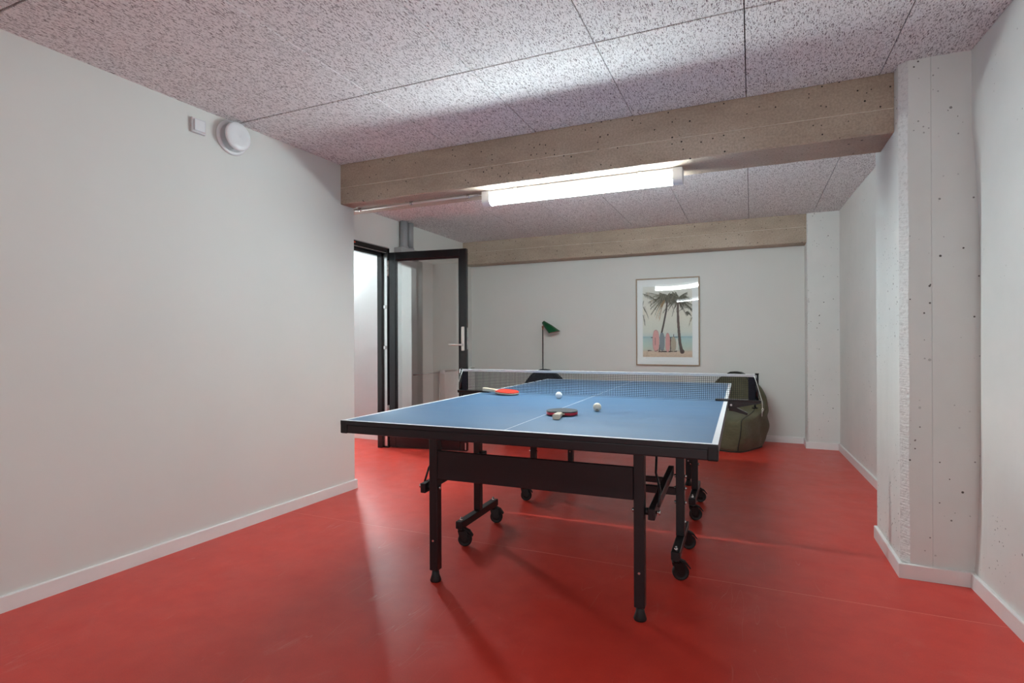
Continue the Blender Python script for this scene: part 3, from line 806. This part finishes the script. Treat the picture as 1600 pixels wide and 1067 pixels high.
# ================================================================== BATS AND BALLS
def bat(label, top, bottom, edge, loc, rz, rx=0.0, ry=0.0):
    """handle runs along -x from the blade, origin at the blade centre on the underside"""
    t = thing('table_tennis_bat', label, 'bat', loc, 0, 'bats on the table', rot=(rx, ry, rz))
    n = 56; out = []
    for i in range(n):
        a_ = 2 * PI * i / n; c_, s2 = math.cos(a_), math.sin(a_)
        rr = .0755 + .0035 * math.cos(2 * a_)
        if c_ < -.86: rr = min(rr, .074)
        out.append((rr * c_, rr * s2))
    def slab(z0, z1, k=1.0, cut=None):
        pts = [(x_ * k, y_ * k) for x_, y_ in out]
        if cut is not None: pts = [(max(x_, cut), y_) for x_, y_ in pts]
        return G().prism(pts, z0, z1)
    neck = G().prism([(-.058, -.034), (-.058, .034), (-.078, .015), (-.10, .0125), (-.10, -.0125), (-.078, -.015)][::-1], .0048, .0108)
    g = slab(.005, .0108); obj('neck', neck, 'ply', t); obj('blade', g, edge, t)
    obj('rubber', slab(.0110, .0158, .992, -.060), top, t)
    obj('rubber', slab(.0, .0048, .992, -.060), bottom, t)
    g = G(); prof = [(-.068, .011, .0055), (-.078, .0132, .0095), (-.10, .0138, .0105), (-.13, .0145, .011), (-.155, .0165, .0115), (-.168, .0172, .0115), (-.170, .0160, .0102)]
    m = 20; vs = []
    for (x_, ry_, rz_) in prof:
        for k in range(m):
            t_ = 2 * PI * k / m; c_, s2 = math.cos(t_), math.sin(t_)
            e_ = .45
            vs.append((x_, ry_ * abs(c_) ** e_ * (1 if c_ >= 0 else -1), .0079 + rz_ * abs(s2) ** e_ * (1 if s2 >= 0 else -1)))
    fs = [(i * m + k, i * m + (k + 1) % m, (i + 1) * m + (k + 1) % m, (i + 1) * m + k) for i in range(len(prof) - 1) for k in range(m)]
    g.add(vs, fs, 0, True); q = len(prof) - 1
    g.add([vs[q * m + k] for k in range(m)], [tuple(range(m))]); g.add(vs[:m], [tuple(reversed(range(m)))])
    obj('handle', g, 'balsa', t)
    return t
bat('bat lying dark side up beside the cream ball', 'black_rubber', 'red_dark', 'red_dark', (-.800, 2.402, TH + .0048), math.radians(100), 0, 0)
bat('bat lying red side up against the left end of the net', 'red_rubber', 'black_rubber', 'ply', (-1.424, 3.172, TH + .0085), math.radians(-3), math.radians(2.5), math.radians(4.5))

def ball(label, m, loc, mark=False):
    t = thing('table_tennis_ball', label, 'ball', loc, 0, 'balls on the table')
    bm = bmesh.new(); bmesh.ops.create_uvsphere(bm, u_segments=48, v_segments=32, radius=.02)
    obj('shell', G().bm(bm, smooth=True), m, t)
    if mark:
        g = G()
        d0 = Vector((.20, -.93, -.55)).normalized()
        u = d0.cross(Vector((0, 0, 1))).normalized(); v_ = u.cross(d0)
        for (pu, pv, w_, h_) in ((-.0055, .0, .0032, .0042), (-.0008, .001, .003, .0055), (.0042, .0, .0034, .004), (-.0005, -.0042, .010, .0012)):
            vs = []
            for i in range(4):
                for j in range(4):
                    p = d0 * .02 + u * (pu + w_ * (i / 3 - .5)) + v_ * (pv + h_ * (j / 3 - .5)); vs.append(p.normalized() * .02012)
            g.add(vs, [(i * 4 + j, (i + 1) * 4 + j, (i + 1) * 4 + j + 1, i * 4 + j + 1) for i in range(3) for j in range(3)])
        tag(obj('printed_mark', g, 'ink', t), 'small brown printed mark')
ball('plain white ball nearest the net', 'ball_w', (-1.04, 3.065, TH + .0201))
ball('cream ball with brown printed mark right of the dark bat', 'ball_c', (-.683, 2.585, TH + .0201), True)

# ================================================================== PICTURE
px0, px1, pz0, pz1 = -1.253, -.536, .808, 1.827
pc = thing('framed_picture', 'thin oak framed beach print with palms and surfboards', 'picture', ((px0 + px1) / 2, YB - .001, pz0))
pw, ph = px1 - px0, pz1 - pz0; hw = pw / 2; fw = .013; fd = .026
for (x0, x1, z0, z1) in ((-hw, -hw + fw, 0, ph), (hw - fw, hw, 0, ph), (-hw + fw, hw - fw, 0, fw), (-hw + fw, hw - fw, ph - fw, ph)):
    obj('frame_bar', G().box(x0, x1, -fd, 0, z0, z1, .0015), 'oak', pc)
obj('backing_board', G().box(-hw + .004, hw - .004, -.008, -.001, .004, ph - .004), 'mat', pc)
obj('mat_board', G().box(-hw + fw, hw - fw, -.012, -.0085, fw, ph - fw), 'mat', pc)
# slightly bowed acrylic front
g = G(); nn = 24; vs = []
for j in range(nn + 1):
    for i in range(nn + 1):
        u_, v_ = i / nn, j / nn
        bow = .0055 * (1 - (2 * u_ - 1) ** 2) * (1 - .4 * (2 * v_ - 1) ** 2)
        vs.append((-hw + fw + u_ * (pw - 2 * fw), -.0165 - bow, fw + v_ * (ph - 2 * fw)))
g.add(vs, [(j * (nn + 1) + i, j * (nn + 1) + i + 1, (j + 1) * (nn + 1) + i + 1, (j + 1) * (nn + 1) + i) for j in range(nn) for i in range(nn)], smooth=True)
tag(obj('acrylic_front', g, 'acrylic', pc), 'clear glossy front sheet')

# the print: colours painted onto a fine grid of faces
def lin(c): c = np.asarray(c, float) / 255; return np.where(c <= .04045, c / 12.92, ((c + .055) / 1.055) ** 2.4)
GW, GH = 168, 246
rng = np.random.default_rng(5)
yy, xx = np.mgrid[0:GH, 0:GW]; U = (xx + .5) / GW; V = 1 - (yy + .5) / GH   # V up
def layered(stops, v):
    ks = [s0 for s0, _ in stops]; cs = np.array([c for _, c in stops], float)
    return np.stack([np.interp(v, ks, cs[:, k]) for k in range(3)], -1)
img = layered([(0, (214, 190, 168)), (.06, (222, 200, 180)), (.085, (214, 196, 178)), (.095, (206, 208, 194)), (.16, (196, 212, 202)), (.26, (186, 208, 206)), (.285, (160, 192, 198)), (.295, (206, 216, 212)), (.36, (222, 222, 212)), (.6, (232, 226, 214)), (1, (228, 225, 218))], V)
img += rng.normal(0, 3, (GH, GW, 1)); img[V < .085] += rng.normal(0, 9, (int((V < .085).sum()), 1))
asp = GH / GW * .0 + 1.37
def paint(mask, c, al=1.0, jit=0):
    col = np.array(c, float)
    if jit: cc = col + rng.normal(0, jit, (int(mask.sum()), 1))
    else: cc = col
    img[mask] = img[mask] * (1 - al) + cc * al
def seg(x0, y0, x1, y1, w0, w1, c, al=1.0, jit=6):
    dx, dy = x1 - x0, (y1 - y0) * asp; ll = dx * dx + dy * dy + 1e-9
    t_ = np.clip(((U - x0) * dx + (V - y0) * asp * dy) / ll, 0, 1)
    d = np.hypot(U - x0 - t_ * dx, (V - y0) * asp - t_ * dy)
    m_ = d < (w0 + (w1 - w0) * t_); paint(m_, c, al, jit)
def curve(pts, w0, w1, c, al=1.0, jit=8):
    n = len(pts) - 1
    for i in range(n):
        seg(*pts[i], *pts[i + 1], w0 + (w1 - w0) * i / n, w0 + (w1 - w0) * (i + 1) / n, c, al, jit)
def frond(x0, y0, dx, dy, sag, ln, cols, wid=.045, nleaf=26):
    pts = [(x0 + dx * ln * k / 12, y0 + dy * ln * k / 12 / asp - sag * (k / 12) ** 2) for k in range(13)]
    curve(pts, .004, .002, cols[0], .9, 6)
    for k in range(nleaf):
        t_ = .08 + .92 * k / nleaf; i = min(11, int(t_ * 12)); p = pts[i]; q = pts[i + 1]; f_ = t_ * 12 - i
        bx, by = p[0] + (q[0] - p[0]) * f_, p[1] + (q[1] - p[1]) * f_
        c = cols[int(rng.integers(len(cols)))]
        l2 = wid * (1 - .5 * t_) * rng.uniform(.7, 1.3)
        sgn = 1 if dx > 0 else -1
        seg(bx, by, bx + sgn * l2 * .45, by - l2 * .95, .0042, .0014, c, .75, 10)
        if k % 2: seg(bx, by, bx + sgn * l2 * .7, by + l2 * .25, .003, .0012, c, .55, 10)
dk = (74, 68, 58); gn = (104, 104, 84); tn = (158, 132, 98); or_ = (176, 134, 92); gy = (128, 126, 112)
# trunks
curve([(.38, .32), (.415, .42), (.45, .54), (.485, .66), (.50, .76), (.49, .84)], .018, .017, (88, 76, 70))
curve([(.79, .085), (.755, .2), (.735, .36), (.722, .5), (.715, .64), (.72, .75)], .030, .020, (98, 82, 76))
curve([(.80, .08), (.77, .12)], .045, .025, (92, 74, 68))
for k in range(30):
    v0 = .1 + k * .022; paint((np.abs(V - v0) < .003) & (np.abs(U - .735) < .03) & (img.sum(-1) < 330), (126, 108, 98), .5)
# crowns
for (dx, dy, sg, ln) in ((-.95, .15, .10, .40), (-.85, -.25, .16, .38), (-.55, -.4, .18, .30), (-.98, .45, .06, .44), (.6, -.1, .16, .24), (.9, .3, .1, .3), (-.4, .5, .05, .36), (.2, .5, .04, .3), (-.7, .0, .24, .34)):
    frond(.49, .83, dx, dy, sg, ln, [dk, gn, gy, tn], .075)
for (dx, dy, sg, ln) in ((.9, .2, .12, .34), (.95, -.2, .1, .34), (-.7, .35, .06, .34), (.5, .55, .05, .32), (.7, -.45, .12, .22), (-.5, -.2, .16, .22), (.98, .05, .2, .34), (-.2, .55, .02, .3)):
    frond(.72, .78, dx, dy, sg, ln, [dk, gn, gy, dk], .085)
for k in range(22):
    an = rng.uniform(-.35, PI + .35); ln = rng.uniform(.2, .42)
    frond(.49 + rng.uniform(-.02, .02), .85, math.cos(an), .5 * math.sin(an), rng.uniform(.06, .2), ln, [gy, gn, (146, 138, 120), dk], .06)
    frond(.73, .82, math.cos(an), .6 * math.sin(an), rng.uniform(.05, .16), ln * .9, [gy, gn, dk, (96, 98, 82)], .06)
for (dx, dy, sg, ln) in ((-.7, -.3, .2, .26), (-.5, -.55, .18, .22)): frond(.46, .80, dx, dy, sg, ln, [or_, tn, or_], .07)
frond(.02, .80, -.2, -.6, .1, .2, [dk, gn], .08); frond(.0, .9, .9, -.15, .06, .3, [dk, gn, gy], .06); frond(.0, .72, .5, -.5, .08, .22, [dk, gn], .06)
frond(.0, .60, .25, -.9, .04, .15, [dk, gn], .06); frond(.86, .62, .6, .5, .12, .2, [dk], .05); frond(1.0, .55, -.4, -.4, .06, .14, [gn, tn], .05)
curve([(.74, .64), (.82, .685), (.92, .69), (1.0, .68)], .004, .003, dk)
curve([(.80, .66), (.83, .72), (.80, .77)], .006, .004, dk); curve([(.70, .62), (.685, .66), (.70, .7)], .003, .003, dk)
# rack, boards
seg(.18, .275, .21, .275, .008, .004, (60, 52, 48)); seg(.45, .275, .75, .28, .004, .004, (70, 66, 62)); seg(.63, .26, .63, .32, .004, .004, (60, 60, 60)); seg(.62, .28, .70, .28, .006, .006, (60, 70, 78))
seg(.33, .075, .68, .08, .010, .010, (70, 58, 52)); seg(.57, .08, .57, .27, .008, .008, (84, 56, 52)); seg(.34, .08, .36, .25, .010, .008, (92, 72, 66)); seg(.69, .08, .69, .14, .006, .006, (90, 70, 60))
seg(.11, .09, .18, .09, .010, .006, (74, 56, 50))
def board(cx, cy, rx, ry, c, hole=None):
    m_ = (np.abs((U - cx) / rx) ** 2.3 + np.abs((V - cy) / ry) ** 2.6) < 1
    paint(m_, c, 1, 3); e_ = m_ & ((np.abs((U - cx) / rx) ** 2.3 + np.abs((V - cy) / ry) ** 2.6) > .86); paint(e_, tuple(x_ * .86 for x_ in c), 1)
board(.27, .23, .068, .155, (228, 176, 172)); seg(.255, .17, .255, .27, .006, .006, (158, 120, 118))
board(.395, .215, .052, .13, (140, 152, 158)); board(.51, .205, .048, .135, (226, 170, 166)); board(.625, .18, .052, .105, (190, 178, 158)); board(.70, .175, .02, .09, (228, 222, 214))
seg(.25, .08, .33, .1, .004, .004, (96, 72, 66)); seg(.36, .10, .45, .10, .005, .005, (110, 104, 100))
img = np.clip(img, 0, 255)
x0, x1, z0, z1 = -1.174 - (px0 + px1) / 2, -.618 - (px0 + px1) / 2, .907 - pz0, 1.732 - pz0
gx = np.linspace(x0, x1, GW + 1); gz = np.linspace(z1, z0, GH + 1)
X_, Z_ = np.meshgrid(gx, gz); vs = np.stack([X_, np.full_like(X_, -.0126), Z_], -1).reshape(-1, 3)
jj, ii = np.mgrid[0:GH, 0:GW]; a0 = jj * (GW + 1) + ii
fs = np.stack([a0 + GW + 1, a0 + GW + 2, a0 + 1, a0], -1).reshape(-1, 4)
me = bpy.data.meshes.new('print'); me.from_pydata(vs.tolist(), [], fs.tolist())
ca = me.color_attributes.new('Col', 'FLOAT_COLOR', 'CORNER')
lc = lin(img).reshape(-1, 3); cc = np.concatenate([lc, np.ones((lc.shape[0], 1))], 1); cc = np.repeat(cc, 4, 0)
ca.data.foreach_set('color', cc.astype(np.float32).ravel()); me.materials.append(MAT['art'])
o = bpy.data.objects.new('print', me); COL.objects.link(o); o.parent = pc; o['label'] = 'pastel beach photograph with palms and pink and grey surfboards'

# ================================================================== BEAN BAG CHAIRS
def lerp_tab(tab, z):
    for (z0, v0), (z1, v1) in zip(tab, tab[1:]):
        if z <= z1:
            t_ = (z - z0) / (z1 - z0); return v0 + (v1 - v0) * t_
    return tab[-1][1]
def catmull(tab, z):
    ks = [t[0] for t in tab]
    i = 0
    while i < len(ks) - 2 and z > ks[i + 1]: i += 1
    p1, p2 = tab[i], tab[i + 1]; p0 = tab[max(0, i - 1)]; p3 = tab[min(len(tab) - 1, i + 2)]
    h = p2[0] - p1[0]; t_ = min(1, max(0, (z - p1[0]) / h))
    m1 = (p2[1] - p0[1]) / max(1e-6, (p2[0] - p0[0])) * h; m2 = (p3[1] - p1[1]) / max(1e-6, (p3[0] - p1[0])) * h
    return (2 * t_ ** 3 - 3 * t_ ** 2 + 1) * p1[1] + (t_ ** 3 - 2 * t_ ** 2 + t_) * m1 + (-2 * t_ ** 3 + 3 * t_ ** 2) * p2[1] + (t_ ** 3 - t_ ** 2) * m2
def bean_bag(label, loc, rz, m1, m2, seed, ztop=.745):
    """local +x runs from the seat front to the back, y across"""
    t = thing('bean_bag_chair', label, 'bean bag', loc, rz, 'bean bag chairs by the back wall')
    rnd = random.Random(seed)
    k = ztop / .76
    uf = [(0, .03), (.03, .0), (.12, -.025), (.25, -.01), (.315, .005), (.34, .06), (.36, .17), (.385, .28), (.43, .345), (.5, .375), (.60, .405), (.70, .44), (.76, .48)]
    ub = [(0, .60), (.05, .64), (.2, .665), (.35, .665), (.5, .65), (.62, .625), (.70, .595), (.76, .55)]
    wd = [(0, .27), (.04, .29), (.15, .315), (.28, .322), (.4, .318), (.5, .300), (.6, .262), (.68, .208), (.73, .155), (.76, .09)]
    NZ, NA = 70, 96; rings = []
    for i in range(NZ + 1):
        z = .76 * i / NZ
        u0, u1, w_ = catmull(uf, z), catmull(ub, z), catmull(wd, z)
        e_ = 5.0 if z < .3 else 5.0 - 2.2 * min(1, (z - .3) / .35)
        row = []
        for q in range(NA):
            th = 2 * PI * q / NA + PI / 4 * 0
            c_, s2 = math.cos(th), math.sin(th)
            rr = (abs(c_) ** e_ + abs(s2) ** e_) ** (-1 / e_)
            x_ = (u0 + u1) / 2 + (u1 - u0) / 2 * rr * c_; y_ = w_ * rr * s2
            # soft folds
            wob = .007 * math.sin(9 * th + 14 * z + seed) + .005 * math.sin(23 * z + 4 * th) + .003 * math.sin(31 * z - 7 * th + seed)
            damp = min(1, z / .06) * min(1, (.78 - z) / .1)
            x_ += c_ * wob * damp; y_ += s2 * wob * damp
            row.append((x_, y_, z * k))
        rings.append(row)
    g = G(); vs = [p for row in rings for p in row]
    fs = [(i * NA + q, i * NA + (q + 1) % NA, (i + 1) * NA + (q + 1) % NA, (i + 1) * NA + q) for i in range(NZ) for q in range(NA)]
    fs += [tuple(reversed(range(NA)))]
    ct = len(vs); cxm = sum(p[0] for p in rings[-1]) / NA; vs.append((cxm, 0, .76 * k + .012))
    fs += [(NZ * NA + q, NZ * NA + (q + 1) % NA, ct) for q in range(NA)]
    g.add(vs, fs, 0, True)
    obj('bag', g, m1, t)
    # piping follows the front corners, up the seat and the backrest
    for q in (int(NA * 3 / 8), int(NA * 5 / 8)):
        pts = [Vector(rings[i][q]) + (Vector(rings[i][q]) - Vector((.3, 0, rings[i][q][2]))).normalized() * .002 for i in range(1, NZ)]
        obj('piping', G().tube(pts, .0045, 6), m2, t)
    for q in (int(NA * 1 / 8), int(NA * 7 / 8)):
        pts = [Vector(rings[i][q]) for i in range(1, NZ)]
        obj('piping', G().tube(pts, .004, 6), m2, t)
    base = G(); rb_ = [(p[0] * 1.0, p[1] * 1.0) for p in rings[1]]
    base.prism([((x_ - .32) * 1.012 + .32, y_ * 1.012) for x_, y_ in rb_], .0, .012)
    obj('base_panel', base, m2, t)
    # carrying strap on the peak
    zt = .76 * k
    pts = [(.51, -.105, zt - .04), (.51, -.085, zt - .002), (.505, -.05, zt + .014), (.505, 0, zt + .018), (.505, .05, zt + .014), (.51, .085, zt - .002), (.51, .105, zt - .04)]
    g = G(); n = len(pts); vv = []
    fine = []
    for i in range(n - 1):
        for s2 in range(4): fine.append(Vector(pts[i]).lerp(Vector(pts[i + 1]), s2 / 4))
    fine.append(Vector(pts[-1]))
    for p in fine:
        for dx_, dz_ in ((-.03, -.016), (.03, -.016), (.026, .005), (-.026, .005)): vv.append((p.x + dx_, p.y, p.z + dz_))
    ff = [(i * 4 + q, i * 4 + (q + 1) % 4, (i + 1) * 4 + (q + 1) % 4, (i + 1) * 4 + q) for i in range(len(fine) - 1) for q in range(4)]
    ff += [(0, 1, 2, 3), tuple((len(fine) - 1) * 4 + q for q in (3, 2, 1, 0))]
    g.add(vv, ff); obj('carry_strap', g, m2, t)
    return t
def bag_place(cx, cy, ang_deg):   # right-front corner at (cx,cy)
    an = math.radians(ang_deg); hw_ = .30
    return (cx - math.sin(an) * hw_, cy + math.cos(an) * hw_, 0), an
loc, an = bag_place(-.095, 5.715, 65)
bean_bag('olive green bean bag chair standing by the back wall right of the table', loc, an, 'olive', 'olive_d', 1)
bean_bag('black bean bag chair in front of the green shaded floor lamp', (-2.30, 5.60, 0), math.radians(84), 'bagblack', 'bagblack_d', 4, .745)

# ================================================================== FLOOR LAMP
fl_ = thing('floor_lamp', 'slim black floor lamp with a tilted green cone shade', 'lamp', (-2.386, 6.42, 0))
obj('base', G().lathe([(0, 0), (.115, 0), (.118, .006), (.112, .016), (.02, .022), (.012, .03), (0, .03)], n=40), 'blackm', fl_)
obj('pole', G().cyl((0, 0, .022), (0, 0, 1.245), .0065, n=14), 'blackm', fl_)
obj('joint', G().cyl((0, 0, 1.24), (0, 0, 1.275), .0085, n=14).cyl((-.0, -.012, 1.275), (0, .012, 1.275), .010, n=14).tube([(0, 0, 1.275), (.012, -.004, 1.292), (.025, -.008, 1.30)], .006, 8), 'brass', fl_)
c0, c1 = Vector((.006, 0, 1.335)), Vector((.158, -.01, 1.207))
def shade_rings(k0, k1, t0, t1, n=44):
    """oblique cone: small round neck, wide rim cut nearly level"""
    axis = (c1 - c0).normalized(); na = Vector((.21, 0, -.98)).normalized(); vs = []
    for t_, rr in ((t0, .021 * k0), ((t0 + t1) / 2, (.021 * k0 + .073 * k1) / 2), (t1, .073 * k1)):
        c = c0.lerp(c1, t_); nrm = axis.lerp(na, max(0, t_)).normalized()
        u = Vector((0, 1, 0)); w_ = nrm.cross(u).normalized(); u = w_.cross(nrm)
        vs += [c + (u * math.cos(2 * PI * k / n) + w_ * math.sin(2 * PI * k / n)) * rr for k in range(n)]
    fs = [(i * n + k, i * n + (k + 1) % n, (i + 1) * n + (k + 1) % n, (i + 1) * n + k) for i in range(2) for k in range(n)]
    return vs, fs, n
vs, fs, n = shade_rings(1, 1, 0, 1)
g = G().add(vs, fs, 0, True); g.add(vs[:n], [tuple(range(n))])
sh = obj('lamp_shade', g, 'green', fl_)
vs, fs, n = shade_rings(.9, .975, .03, 1.0)
vr, _, _ = shade_rings(1, 1, 0, 1)
g = G().add(vs, fs, 0, True); g.add(vs[2 * n:] + vr[2 * n:], [(k, (k + 1) % n, n + (k + 1) % n, n + k) for k in range(n)])
obj('shade_lining', g, 'shade_in', sh)
